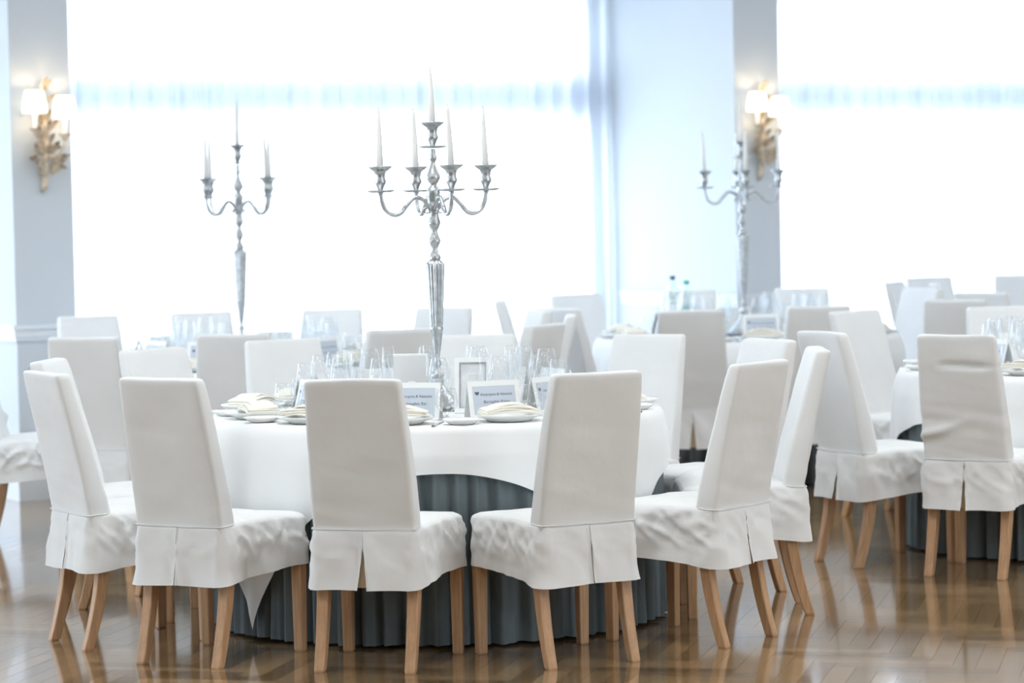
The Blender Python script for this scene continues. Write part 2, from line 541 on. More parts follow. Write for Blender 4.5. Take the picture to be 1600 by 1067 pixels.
ZS = .496
def make_chair_meshes(seed, gap, wr):
    o3 = seed * 3.7
    D = {}
    # backrest
    rows = []
    zs = [.455, ZS] + [.505 + .0123 * q for q in range(40)] + [.995, 1.008, 1.015, 1.018]
    for z in zs:
        t = max(0, (z - ZS) / (1.018 - ZS))
        w = lerp(.186, .169, t) + .004 * math.sin(t * PI)
        yr = .012 - .110 * t ** 1.12
        th = lerp(.090, .062, t)
        ins = {1.008: .001, 1.015: .0045, 1.018: .012}.get(z, 0)
        rg = ring_rr(w, yr, yr + th, .016, ins)
        row = []
        for p in rg:
            d = nz(p.x * 6 + o3, p.y * 6, z * 7) * .004 + nz(p.x * 3 + o3, 2, z * 26 + 4 * p.x) * .0011 * (1 + wr) * (1.25 - t)
            side = 1 if abs(p.x) > w - .03 else .35
            if wr > 1.5:
                d += -.012 * math.exp(-((z - .885 + p.x * .03 - .006) / .010) ** 2) * (p.x > -.06) * (1 if p.x < .12 else .3) * 1.3 + .016 * math.exp(-((z - .60 - (p.x + .15) * .32) / .018) ** 2) * max(0, 1 - (p.x + .15) / .22)
            dz = .006 * nz(p.x * 5 + o3, p.y * 9, 3.3) if z > .98 else 0
            sg = -1 if p.y < yr + th * .5 else 1
            edge = min(1, max(0, (w - abs(p.x)) / .03))
            row.append((p.x + (1 if p.x > 0 else -1) * d * .5 * (1 - edge), p.y + sg * d * (.5 + edge), z + dz))
        rows.append(row)
    b = MB().grid(rows, True)
    nn = len(rows[0])
    b.f.append(tuple(len(b.v) - nn + k for k in range(nn)))
    D['backrest'] = b.mesh('backrest', 'cover')
    # perimeter path of the skirt, from rear centre (right side) round to rear centre (left side)
    def path(n=168):
        c = [(0, .008), (.170, .008), (.186, .030), (.228, .455), (.212, .487), (-.212, .487), (-.228, .455), (-.186, .030), (-.170, .008), (0, .008)]
        ln = [0]
        for i in range(1, len(c)):
            ln.append(ln[-1] + math.dist(c[i], c[i - 1]))
        out = []
        for k in range(n + 1):
            d = ln[-1] * k / n
            i = next(i for i in range(1, len(c)) if ln[i] >= d - 1e-9)
            t = (d - ln[i - 1]) / (ln[i] - ln[i - 1])
            out.append((lerp(c[i - 1][0], c[i][0], t), lerp(c[i - 1][1], c[i][1], t)))
        return out
    pth = path()
    npt = len(pth)
    cen = Vector((0, .25))
    rows = []
    top = []
    for v, ins in [(0, .012), (.035, .002), (.08, 0)] + [(.08 + .92 * q / 17, 0) for q in range(1, 18)]:
        row = []
        for k, (x, y) in enumerate(pth):
            fr = min(1, max(0, y / .48))
            zh = lerp(.284, .318, fr) + .010 * nz(x * 5 + o3, y * 5, 1) + .008 * math.sin(fr * PI)
            zt = ZS + .010 * math.sin(fr * PI * .9)
            z = lerp(zt, zh, v)
            nv = Vector((x, y)) - cen
            # outward direction mostly by side
            nx = 1 if x > .17 else -1 if x < -.17 else 0
            ny = -1 if y < .02 else 1 if y > .47 else 0
            dv = Vector((nx, ny)) if (nx or ny) else nv
            dv.normalize()
            rear = max(0, 1 - y / .12)
            wv = nz(x * 9 + o3, y * 9, z * 5 + o3) * .013 * v ** .7 + nz((x + y) * 17 + z * 9 + o3, y * 4, 2.2) * .006 * math.sin(v * PI) * (1 + wr)
            wv += nz(x * 22 + o3, y * 22, z * 3) * .007 * v
            sp = k / npt * 1.75
            flat = 1 - .65 * rear
            for c1, c2, c3, am in ((9, 15, 0, .010), (-12, 13, 3.1, .008), (17, 26, 7.7, .004)):
                rd = 1 - abs(nz(sp * abs(c1) + o3 * 2, z * c2 + sp * c1 * .9, c3 + seed))
                wv += am * max(0, rd - .72) / .28 * math.sin(PI * min(1, v * 1.15 + .08)) * flat * (.55 + .6 * wr)
            off = -ins + (.016 * rear + .010) * v ** 1.3 + wv
            px, py = x + dv.x * off, y + dv.y * off
            if y < .02 and abs(x) < .14:
                g = gap * max(0, (v - .30) / .7) / 2 + .0006
                if k <= npt // 2:
                    px = lerp(g, px, min(1, max(0, x / .14)))
                else:
                    px = lerp(-g, px, min(1, max(0, -x / .14)))
                if abs(x) < .03 and v > .3:
                    py -= .003 * (v - .3) * (1 + (seed % 2))
            row.append((px, py, z))
        rows.append(row)
        if v == 0:
            top = row
    D['skirt_cover'] = MB().grid(rows).mesh('skirt_cover', 'cover')
    # seat top
    rows = [top]
    for sc, dz in ((.93, .006), (.75, .012), (.45, .016), (.15, .017)):
        rows.append([(p[0] * sc, .25 + (p[1] - .25) * sc, p[2] * (1 if sc > .9 else 1) + dz + .004 * nz(p[0] * 8 + o3, p[1] * 8, sc * 3)) for p in top])
    b = MB().grid(rows)
    nn = len(top)
    b.f.append(tuple(len(b.v) - nn + k for k in range(nn)))
    D['seat'] = b.mesh('seat', 'cover')
    # pleat lining behind the slit
    rows = []
    for z in (.475, .42, .36, .292):
        e = .012 + (.475 - z) * .14
        rows.append([(-.05, .012 - e * .3, z), (-.03, .020 - e * .3, z), (0, .024 - e * .35, z), (.03, .020 - e * .3, z), (.05, .012 - e * .3, z)])
    D['pleat'] = MB().grid(rows).mesh('pleat', 'lining')
    # waist seam
    pts = [(-.187, .085, ZS + .002), (-.190, .05, ZS), (-.188, .020, ZS - .001), (-.176, .007, ZS - .002)] + [(x, .005 + .002 * nz(x * 9 + o3, 0, 0), ZS - .003 + .004 * nz(x * 6 + o3, 5, 0)) for x in (-.12, -.06, 0, .06, .12)] + [(.176, .007, ZS - .002), (.188, .020, ZS - .001), (.190, .05, ZS), (.187, .085, ZS + .002)]
    D['seam'] = MB().tube(spline(pts, 28), .0020, 6).mesh('seam', 'cover')
    return D

def leg_mesh(rear):
    rows = []
    for z in (0, .006, .05, .1, .15, .2, .25, .3, .36, .42):
        t = z / .42
        y = .075 * (1 - (1 - t) ** 1.9) if rear else 0
        h = lerp(.0175, .0225, t)
        if z == 0: h -= .002
        hy = h * (1.05 if rear else 1)
        c = .003
        pts = [(-h + c, -hy), (h - c, -hy), (h, -hy + c), (h, hy - c), (h - c, hy), (-h + c, hy), (-h, hy - c), (-h, -hy + c)]
        rows.append([(x, y + yy, z) for x, yy in pts])
    b = MB().grid(rows, True)
    b.f.append(tuple(range(8))[::-1])
    b.f.append(tuple(len(b.v) - 8 + k for k in range(8)))
    return b.mesh('leg', 'leg', False)
LEG_R, LEG_F = leg_mesh(True), leg_mesh(False)
CH = {'open': make_chair_meshes(1, .034, .6), 'closed': make_chair_meshes(2, .002, .5), 'slit': make_chair_meshes(3, .009, .8),
      'crease': make_chair_meshes(4, .022, 2.0), 'shut': make_chair_meshes(5, .001, .3)}

def chair(x, y, yaw, var, label, group):
    t = thing('dining_chair', T(x, y, 0, R(yaw)), label, 'chair', group)
    D = CH[var]
    ob('backrest', D['backrest'], t)
    ob('seat', D['seat'], t)
    s = ob('skirt_cover', D['skirt_cover'], t)
    ob('pleat', D['pleat'], s)['label'] = 'beige lining inside the pleat'
    ob('seam', D['seam'], t)
    for lx, ly, d in ((-.163, 0, LEG_R), (.163, 0, LEG_R), (-.205, .455, LEG_F), (.205, .455, LEG_F)):
        ob('leg', d, t, T(lx, ly))
    return t

TN = {0: 'the table whose cloth corner dips towards the floor', 1: 'the table without a candelabrum', 2: 'the table in front of the broad curtain',
      3: 'the table before the far lamp pillar', 4: 'the farthest table beside the window'}
GR = {0: 'chairs at the cloth corner table', 1: 'chairs at the table without candelabrum', 2: 'chairs at the broad curtain table', 3: 'chairs at the far pillar table', 4: 'chairs at the farthest table'}
W = 'white slip-covered chair '
CHAIRS = [
 (0, -1.192, 10.343, -30.0, 'closed', W + 'with closed pleat, pushed in over the hanging tablecloth corner'),
 (0, -.528, 10.113, -14.8, 'open', W + 'with its back pleat gaping to show a beige lining, wooden legs'),
 (0, .257, 10.17, 26.9, 'closed', W + 'with closed pleat whose seat touches the chair with the gaping pleat'),
 (0, .833, 10.637, 53.7, 'slit', W + 'with a narrow pleat slit, between the closed-pleat chair and the side-on chair'),
 (0, 1.12, 11.46, 91, 'open', W + 'seen edge-on, tall leaning back, beside the narrow-slit chair'),
 (0, 1.0, 12.12, 118, 'shut', W + 'just behind the edge-on chair, its puckered top corner showing'),
 (0, .56, 12.74, 147, 'closed', W + 'facing the candelabrum, beside the plate stack at the cloth corner table'),
 (0, -.16, 13.01, 175, 'shut', W + 'behind the fluted candelabrum stem and picture frame'),
 (0, -.985, 12.95, -156, 'closed', W + 'behind the tall glasses, facing the table past the folding card'),
 (0, -1.46, 12.36, -132, 'shut', W + 'turned to the table, between the bluish chair and the beige-grey chair back'),
 (0, -1.775, 11.71, -98, 'slit', W + 'almost hidden behind the bluish chair, only its top showing'),
 (0, -1.658, 10.888, -59.5, 'slit', W + 'with bluish lit back and gathered waist, beside the hanging cloth corner chair'),
 (1, 1.868, 12.262, -31, 'crease', W + 'with deep creases across its back and open pleat'),
 (1, 1.40, 12.81, -64.5, 'open', W + 'with bluish back, next to the deeply creased chair'),
 (1, 1.77, 14.83, -138, 'shut', W + 'facing the table without a candelabrum, behind the bluish-backed chair'),
 (1, 2.49, 14.98, -176, 'closed', W + 'behind the row of glasses on the table without a candelabrum'),
 (2, -1.96, 13.69, -12, 'closed', W + 'with beige-grey back, at the broad curtain table near the lamp pillar'),
 (2, -1.28, 13.69, -4, 'shut', W + 'with grey back below the smaller candelabrum'),
 (2, -.54, 13.85, 21, 'closed', W + 'with grey back beside the fluted candelabrum stem, tall glasses before it'),
 (2, .10, 14.10, 62, 'slit', W + 'with grey back at the broad curtain table, turned aside'),
 (2, .09, 15.77, 105, 'shut', W + 'behind the turned grey-backed chair at the broad curtain table'),
 (2, .24, 15.12, 89, 'slit', W + 'seen edge-on at the broad curtain table'),
 (2, -2.30, 16.20, -155, 'shut', W + 'standing against the near lamp pillar'),
 (2, -1.72, 16.46, -168, 'closed', W + 'before the bright curtain, glasses of the broad curtain table in front'),
 (2, -1.01, 16.46, 170, 'shut', W + 'before the bright curtain, midway along the broad curtain table'),
 (2, -.40, 16.42, 154, 'closed', W + 'before the bright curtain, beside the big candelabrum stem'),
 (2, -2.575, 14.36, -88, 'crease', W + 'facing sideways by the near lamp pillar, brown curved legs'),
 (3, .94, 15.48, -5, 'open', W + 'with pale grey back and open pleat, below the far candelabrum'),
 (3, 1.61, 15.63, 8, 'closed', W + 'with beige-grey back at the table before the far lamp pillar'),
 (3, .31, 16.13, -55, 'slit', W + 'with pale blue slanted back at the table before the far lamp pillar'),
 (3, .0, 17.42, -92, 'shut', W + 'standing out alone before the curtain end at the far pillar table'),
 (3, .42, 18.2, -158, 'closed', W + 'facing the room at the curtain edge by the blue alcove wall'),
 (3, 1.81, 18.51, 165, 'shut', W + 'right in front of the far lamp pillar'),
 (3, 1.12, 18.47, -172, 'closed', W + 'below the bottles, against the blue alcove wall'),
 (3, 2.46, 18.01, 122, 'shut', W + 'slanted, at the window end of the far pillar table'),
 (4, 2.43, 16.14, -16, 'closed', W + 'with beige-grey back, behind the row of glasses'),
 (4, 2.60, 19.60, -112, 'slit', W + 'with blue slanted back by the far window curtain'),
 (4, 2.89, 20.30, -165, 'shut', W + 'with only its top showing before the far window curtain'),
 (4, 2.76, 18.86, -100, 'closed', W + 'with pale blue side, behind the slanted chair'),
 (4, 2.78, 17.26, -40, 'slit', W + 'with whitish slanted back at the farthest table'),
 (4, 3.06, 16.60, -14, 'shut', W + 'with small grey back at the farthest table'),
 (4, 3.52, 20.46, -179, 'closed', W + 'at the far end of the farthest table, before the curtain'),
]
for t, x, y, a, v, lb in CHAIRS:
    chair(x, y, a, v, lb, GR[t])

# ------------------------------------------------------------------ tables, skirts, cloths
TAB = {0: (-.3, 11.48), 1: (2.64, 13.46), 2: (-1.38, 15.1), 3: (1.36, 17.05), 4: (4.12, 18.5)}
TR, TZ = .868, .80
CLZ = TZ + .004
def skirt_mesh(seed):
    rows = []
    n = 560
    for z, rr, am in ((TZ - .012, TR - .014, .004), (.76, TR - .010, .010), (.72, TR - .008, .019), (.6, TR - .006, .022), (.45, TR - .006, .024), (.3, TR - .006, .026), (.15, TR - .004, .028), (.012, TR - .002, .032)):
        row = []
        for k in range(n):
            a = 2 * PI * k / n
            p = a * 64 + 2.2 * nz(math.cos(a) * 3 + seed, math.sin(a) * 3, 0) * 3
            am2 = am * (.6 + .9 * abs(nz(math.cos(a) * 6, math.sin(a) * 6 + seed, z)))
            r = rr + am2 * (math.sin(p + .7 * math.sin(p)) + .3 * math.sin(2 * p + 1)) + .012 * (1 - z) * nz(math.cos(a) * 5, math.sin(a) * 5, seed)
            r = min(r, TR + .017)
            zz = z + (.006 * nz(math.cos(a) * 9, math.sin(a) * 9, seed) if z < .1 else 0)
            row.append((r * math.cos(a), r * math.sin(a), zz))
        rows.append(row)
    return MB().grid(rows, True).mesh('table_skirt', 'skirt')

def cloth_mesh(seed, turn, xn, xp, yn, yp):
    n = 288
    ca, sa = math.cos(turn), math.sin(turn)
    rows = [[] for _ in range(22)]
    for k in range(n):
        a = 2 * PI * k / n
        dx, dy = math.cos(a), math.sin(a)
        lx, ly = dx * ca + dy * sa, -dx * sa + dy * ca
        tx = (xp if lx > 0 else xn) / max(1e-6, abs(lx))
        ty = (yp if ly > 0 else yn) / max(1e-6, abs(ly))
        rho = min(tx, ty)
        # round the very tip of the corner a little
        L = max(.06, rho - TR)
        j = 0
        for r in (0.01, .3, .6, .8, TR - .01):
            rows[j].append((r * dx, r * dy, CLZ + .001)); j += 1
        rows[j].append(((TR + .003) * dx, (TR + .003) * dy, CLZ - .004)); j += 1
        m = 16
        # angle within the quadrant: folds centred on each corner
        ph = math.atan2(ly, lx)
        q = (ph - PI / 4) % (PI / 2)
        q = q if q < PI / 4 else q - PI / 2
        for i in range(1, m + 1):
            d = L * i / m
            w = min(1, d / .45)
            fold = .020 * w * math.cos(q * 13) * math.exp(-(q / .75) ** 2) + .016 * w * nz(dx * 6 + seed, dy * 6, d * .8) + .012 * w * math.sin(ph * 23 + seed + 2 * nz(dx * 2, dy * 2, 1))
            r = TR + .012 + .022 * min(1, d / .1) + max(-.008, fold)
            # fabric near a corner swings in sideways as it hangs
            sw = -q * .16 * w * (L / .7)
            b = a + sw
            rows[j].append((r * math.cos(b), r * math.sin(b), CLZ - .008 - d * .985)); j += 1
    b = MB().grid(rows, True)
    b.f.append(tuple(range(n)))
    return b.mesh('tablecloth', 'cloth')

TABLE_LAB = {0: 'round pedestal table hidden under white cloth and grey skirt, cloth corner dipping', 1: 'round pedestal table under white cloth, no candelabrum on it',
             2: 'round pedestal table with candelabrum, set before the broad curtain', 3: 'round pedestal table with candelabrum, set before the far lamp pillar', 4: 'round pedestal table at the far window, under white cloth'}
tt = MB().lathe([(0, TZ - .03), (TR - .01, TZ - .03), (TR, TZ - .02), (TR, TZ), (0, TZ)], 64).mesh('tabletop', 'dark_wood', False)
tp = MB().lathe([(.05, .04), (.05, .3), (.07, .5), (.05, TZ - .03)], 20).mesh('pedestal', 'dark_wood')
tb = MB().lathe([(0, 0), (.34, 0), (.34, .02), (.10, .05), (.05, .07)], 28).mesh('base', 'dark_wood', False)
SKM = [skirt_mesh(1), skirt_mesh(2)]
CLM = {0: cloth_mesh(1, R(2), 1.26, 1.05, 1.03, 1.1), 1: cloth_mesh(2, R(30), 1.08, 1.08, 1.08, 1.08), 2: cloth_mesh(3, R(20), 1.08, 1.08, 1.08, 1.08), 3: cloth_mesh(4, R(50), 1.08, 1.08, 1.08, 1.08), 4: cloth_mesh(5, R(10), 1.08, 1.08, 1.08, 1.08)}
for t, (x, y) in TAB.items():
    o = thing('round_table', T(x, y), TABLE_LAB[t], 'table', 'round dining tables')
    ob('tabletop', tt, o); ob('pedestal', tp, o); ob('base', tb, o)
    ob('table_skirt', SKM[t % 2], None, T(x, y, 0, .7 * t), 'blue-grey pleated floor-length skirt around ' + TN[t], 'table skirt', 'pleated table skirts')
    ob('tablecloth', CLM[t], None, T(x, y), 'white square linen cloth draped over ' + TN[t], 'tablecloth', 'white tablecloths')
TOP = CLZ + .0015

# ------------------------------------------------------------------ tableware
def wine_mesh(h, rb, rr, st, name):
    z0 = st
    bh = h - st
    prof = [(0.0, .002), (.034, .002), (.035, .0035), (.020, .006), (.006, .010), (.0036, .02), (.0034, st * .6), (.0042, st - .012), (.008, st - .004),
            (rb * .55, st + bh * .07), (rb * .85, st + bh * .19), (rb * .985, st + bh * .34), (rb, st + bh * .42), (rb * .965, st + bh * .58), (lerp(rb, rr, .55), st + bh * .78), (rr + .0006, h - .001), (rr, h), (rr - .0010, h - .001)]
    return MB().lathe(prof, 26).mesh(name, 'glass')
G_RED = wine_mesh(.222, .043, .030, .088, 'red_wine_glass')
G_WHT = wine_mesh(.195, .037, .027, .082, 'white_wine_glass')
G_FLU = wine_mesh(.232, .0275, .021, .080, 'flute')
G_WAT = wine_mesh(.118, .043, .034, .030, 'water_goblet')
P_DIN = MB().lathe([(0, .006), (.070, .006), (.076, .002), (.082, .002), (.086, .008), (.120, .020), (.1275, .026), (.1265, .028), (.119, .025), (.086, .013), (.075, .011), (0, .011)], 44).mesh('dinner_plate', 'china')
P_SID = MB().lathe([(0, .004), (.036, .004), (.041, .001), (.045, .002), (.064, .014), (.070, .019), (.069, .0205), (.062, .018), (.041, .009), (0, .008)], 36).mesh('bread_plate', 'china')

def napkin_mesh(seed):
    b = MB()
    r2 = random.Random(seed)
    z = 0
    for i, (w, d) in enumerate(((.205, .125), (.200, .118), (.196, .112), (.150, .085))):
        n = 12
        rows = []
        tw = r2.uniform(-.06, .06)
        for s, zz in ((1, 0), (1.012, .0027), (1, .0054), (.9, .0068), (.5, .0078)):
            row = []
            for k in range(4 * n):
                e = k // n; u = (k % n) / n * 2 - 1
                x, y = [(u, -1), (1, u), (-u, 1), (-1, -u)][e]
                x *= w / 2 * s; y *= d / 2 * s
                bend = .016 * max(0, 1 - (x / (w / 2)) ** 2) * (i + 1) / 4 + .005 * nz(x * 14 + seed, y * 14, i)
                row.append((x * math.cos(tw) - y * math.sin(tw), x * math.sin(tw) + y * math.cos(tw), z + zz + bend))
            rows.append(row)
        o = len(b.v)
        b.grid(rows, True)
        b.f.append(tuple(o + k for k in range(4 * n))[::-1])
        b.f.append(tuple(len(b.v) - 4 * n + k for k in range(4 * n)))
        z += .0055
    return b.mesh('folded_napkin', 'napkin')
NAP = [napkin_mesh(s) for s in (1, 2, 3)]

def fork_mesh():
    b = MB()
    rows = []
    for y, w, z in ((-.10, .008, .004), (-.09, .011, .004), (-.05, .007, .006), (.0, .004, .008), (.035, .005, .009), (.045, .011, .007), (.055, .012, .005)):
        rows.append([(-w, y, z), (0, y, z + .002), (w, y, z)])
        
    b.grid(rows)
    b.grid([[(p[0], p[1], p[2] - .0018) for p in r] for r in rows][::-1])
    for x in (-.010, -.0035, .0035, .010):
        b.tube([(x, .053, .0055), (x, .075, .004), (x * .95, .10, .007)], [.0021, .0018, .0009], 6)
    return b.mesh('fork', 'steel')
def knife_mesh():
    b = MB()
    rows = []
    for y, w, z in ((-.11, .006, .0), (-.10, .009, .0), (-.02, .007, .0), (-.01, .006, .0)):
        rows.append([(-w, y, .001), (-w * .6, y, .006), (w * .6, y, .006), (w, y, .001), (w * .6, y, .0), (-w * .6, y, .0)])
    b.grid(rows, True)
    rows = []
    for y, x0, x1 in ((-.01, -.006, .006), (.02, -.008, .007), (.06, -.009, .007), (.09, -.006, .007), (.11, .003, .006)):
        rows.append([(x0, y, .0026), (x1, y, .0042), (x1, y, .0022), (x0, y, .0020)])
    b.grid(rows, True)
    return b.mesh('knife', 'steel')
FORK, KNIFE = fork_mesh(), knife_mesh()

def text_mesh(s, size, name):
    c = bpy.data.curves.new(name, 'FONT')
    c.body = s
    c.size = size
    c.align_x = 'CENTER'
    c.align_y = 'CENTER'
    c.shear = .25
    o = bpy.data.objects.new(name, c)
    COL.objects.link(o)
    dg = bpy.context.evaluated_depsgraph_get()
    dg.update()
    m = bpy.data.meshes.new_from_object(o.evaluated_get(dg))
    bpy.data.objects.remove(o)
    bpy.data.curves.remove(c)
    m.materials.clear()
    m.materials.append(M['ink'])
    m.name = name
    return m
TX1 = text_mesh('Katarzyna & Natasha', .0150, 'lettering')
TX2 = text_mesh('Barnyghia Rzixy', .0165, 'lettering')
TX3 = text_mesh('Barnyghia Rzi', .0165, 'lettering')
hv = []
for k in range(36):
    t = 2 * PI * k / 36
    hv.append((.0010 * 16 * math.sin(t) ** 3 * .55, .0010 * (13 * math.cos(t) - 5 * math.cos(2 * t) - 2 * math.cos(3 * t) - math.cos(4 * t)) * .55, 0))
HEART = me('heart_emblem', hv, [tuple(range(36))], False, 'ink')
CW, CHT, CLEAN = .205, .140, R(14)
def card_mesh():
    b = MB()
    for sg in (1, -1):
        th = .0022
        m = Matrix.Rotation(sg * CLEAN, 4, 'X')
        off = -sg * math.sin(CLEAN) * CHT
        bb = MB().box(-CW / 2, CW / 2, -th / 2, th / 2, 0, CHT)
        b.add([(Matrix.Translation((0, -sg * math.sin(CLEAN) * CHT, .001)) @ Matrix.Rotation(-sg * CLEAN, 4, 'X')) @ Vector(v) for v in bb.v], bb.f)
    return b.mesh('tent_card', 'card', False)
TENT = card_mesh()
PRN = MB().box(-CW / 2 + .018, CW / 2 - .018, -.0004, .0004, .016, CHT - .020).mesh('printed_panel', 'print', False)
def place_card(m, label, group, tx2=None):
    t = ob('tent_card', TENT, None, m, label, 'card', group)
    fm = Matrix.Translation((0, -math.sin(CLEAN) * CHT, .001)) @ Matrix.Rotation(-CLEAN, 4, 'X')
    pp = ob('printed_panel', PRN, t, fm @ Matrix.Translation((0, -.0017, 0)))
    up = Matrix.Rotation(R(90), 4, 'X')
    ob('lettering', TX1, pp, Matrix.Translation((.008, -.0008, .088)) @ up)
    ob('lettering', tx2 or TX2, pp, Matrix.Translation((.006, -.0008, .060)) @ up)
    ob('heart_emblem', HEART, pp, Matrix.Translation((-.068, -.0008, .093)) @ up)
    return t

seatdirs = {0: []}
for t, x, y, a, v, lb in CHAIRS:
    if t == 0:
        seatdirs[0].append(math.atan2(y - TAB[0][1], x - TAB[0][0]))
for t, ph in ((1, -122), (2, -106), (3, -88)):
    seatdirs[t] = [R(ph + 36 * k) for k in range(10)]
SEAT0 = ['the cloth-corner chair', 'the gaping-pleat chair', 'the chair touching the gaping-pleat chair', 'the narrow-slit chair', 'the edge-on chair', 'the puckered chair',
         'the chair near the plate stack', 'the chair behind the candelabrum', 'the chair behind the tall glasses', 'the chair before the beige-grey back', 'the half-hidden chair', 'the bluish-lit chair']
SHORT = {0: 'the dipping-corner table', 1: 'the table without candelabrum', 2: 'the broad-curtain table', 3: 'the far-pillar table'}
for t, dirs in seatdirs.items():
    cx, cyy = TAB[t]
    taken = [(0, 0, .16)] if t != 1 else []
    if t == 0:
        taken += [(.145, -.21, .07), (-.095, .21, .07)]
    if t == 3:
        taken += [(.965 - 1.36, 17.66 - 17.05, .045), (1.05 - 1.36, 17.70 - 17.05, .045)]
    tn = SHORT[t]
    def free(pts):
        return all((p[0] - q[0]) ** 2 + (p[1] - q[1]) ** 2 > (p[2] + q[2]) ** 2 for p in pts for q in taken)
    def spot(a, rad, lat, foot, turn=0.0, jit=.008, tries=60):
        """a free place near (rad, lat) of the sitter at angle a; foot = circles (along, across, radius)"""
        ro = Vector((math.cos(a), math.sin(a)))
        la = Vector((-ro.y, ro.x))
        for n in range(tries):
            e = jit + n * .0016
            q = ro * (rad + rnd.uniform(-e, e) * (.6 if n else 1)) + la * (lat + rnd.uniform(-e, e))
            tu = turn + rnd.uniform(-.05, .05)
            c1, s1 = math.cos(a + PI / 2 + tu), math.sin(a + PI / 2 + tu)
            pts = [(q.x + fx * c1 - fy * s1, q.y + fx * s1 + fy * c1, fr) for fx, fy, fr in foot]
            if free(pts) and all(math.hypot(p[0], p[1]) + p[2] < TR + .004 for p in pts):
                taken.extend(pts)
                return T(cx + q.x, cyy + q.y, TOP, a + PI / 2 + tu)
        return None
    lay = [('dinner_plate', P_DIN, .735, 0, [(0, 0, .128)], 'white napkin-topped dinner plate on ', 'plate', 'dinner plates'),
           ('tent_card', None, .520, .020, [(-.07, 0, .040), (0, 0, .042), (.07, 0, .040)], 'white name card with a heart on ', 'card', 'name cards'),
           ('bread_plate', P_SID, .775, -.200, [(0, 0, .070)], 'small white bread plate on ', 'plate', 'bread plates'),
           ('water_goblet', G_WAT, .560, .150, [(0, 0, .043)], 'low round water goblet on ', 'glass', 'water goblets'),
           ('wine_glass', G_RED, .430, .090, [(0, 0, .043)], 'large tulip wine glass on ', 'glass', 'large wine glasses'),
           ('white_wine_glass', G_WHT, .470, .140, [(0, 0, .038)], 'medium tulip wine glass on ', 'glass', 'medium wine glasses'),
           ('champagne_flute', G_FLU, .350, .060, [(0, 0, .035)], 'narrow champagne flute on ', 'glass', 'champagne flutes'),
           ('fork', FORK, .745, -.143, [(0, -.08, .009), (0, -.04, .009), (0, 0, .008), (0, .04, .009), (0, .08, .011)], 'steel fork beside a plate on ', 'fork', 'forks'),
           ('knife', KNIFE, .745, .145, [(0, -.09, .008), (0, -.045, .008), (0, 0, .008), (0, .045, .008), (0, .09, .008)], 'steel knife beside a plate on ', 'knife', 'knives')]
    for nme, data, rad, lat, foot, lb, ct, gp in lay:
        for k, a in enumerate(dirs):
            wh = 'table place of ' + SEAT0[k] if t == 0 else tn
            lb2 = lb.replace(' on ', ' at ' if t == 0 else ' on ') + wh
            m = spot(a, rad, lat, foot)
            if m is None:
                continue
            if nme == 'tent_card':
                place_card(m, lb2, gp + ' on ' + tn, TX3 if k == 1 else None)
                continue
            ob(nme, data, None, m, lb2, ct, gp + ' on ' + tn)
            if nme == 'dinner_plate':
                ob('folded_napkin', NAP[k % 3], None, m @ T(rnd.uniform(-.008, .008), rnd.uniform(-.008, .008), .0285, rnd.uniform(-.25, .25)), ('cream folded napkin at ' if t == 0 else 'cream napkin folded on a plate on ') + wh, 'napkin', 'folded napkins on ' + tn)

# picture frames and mirror tiles round the candelabra
def picture_frame(x, y, yaw, label, group, w=.140, h=.212):
    t = ob('picture_frame', None, None, T(x, y, TOP, yaw) , label, 'frame', group)
    m = Matrix.Rotation(R(-9), 4, 'X')
    e = .018
    b = MB()
    for x0, x1, z0, z1 in ((-w / 2, w / 2, 0, e), (-w / 2, w / 2, h - e, h), (-w / 2, -w / 2 + e, e, h - e), (w / 2 - e, w / 2, e, h - e)):
        b.box(x0, x1, -.008, .008, z0, z1)
    ob('moulding', b.mesh('moulding', 'card', False), t, m)
    b = MB()
    e2 = e + .004
    for x0, x1, z0, z1 in ((-w / 2 + e, w / 2 - e, e, e2), (-w / 2 + e, w / 2 - e, h - e2, h - e), (-w / 2 + e, -w / 2 + e2, e2, h - e2), (w / 2 - e2, w / 2 - e, e2, h - e2)):
        b.box(x0, x1, -.006, .004, z0, z1)
    ob('inner_bead', b.mesh('inner_bead', 'silver', False), t, m)
    ob('picture', MB().box(-w / 2 + e2, w / 2 - e2, -.002, .002, e2, h - e2).mesh('picture', 'picture', False), t, m)
    ob('backing', MB().box(-w / 2 + .004, w / 2 - .004, .008, .012, .004, h - .004).mesh('backing', 'card', False), t, m)
    ob('easel_strut', MB().box(-.015, .015, -.002, .002, .012, h * .75).mesh('easel_strut', 'card', False), t, Matrix.Translation((0, .055, -.004)) @ Matrix.Rotation(R(15), 4, 'X'))
    return t

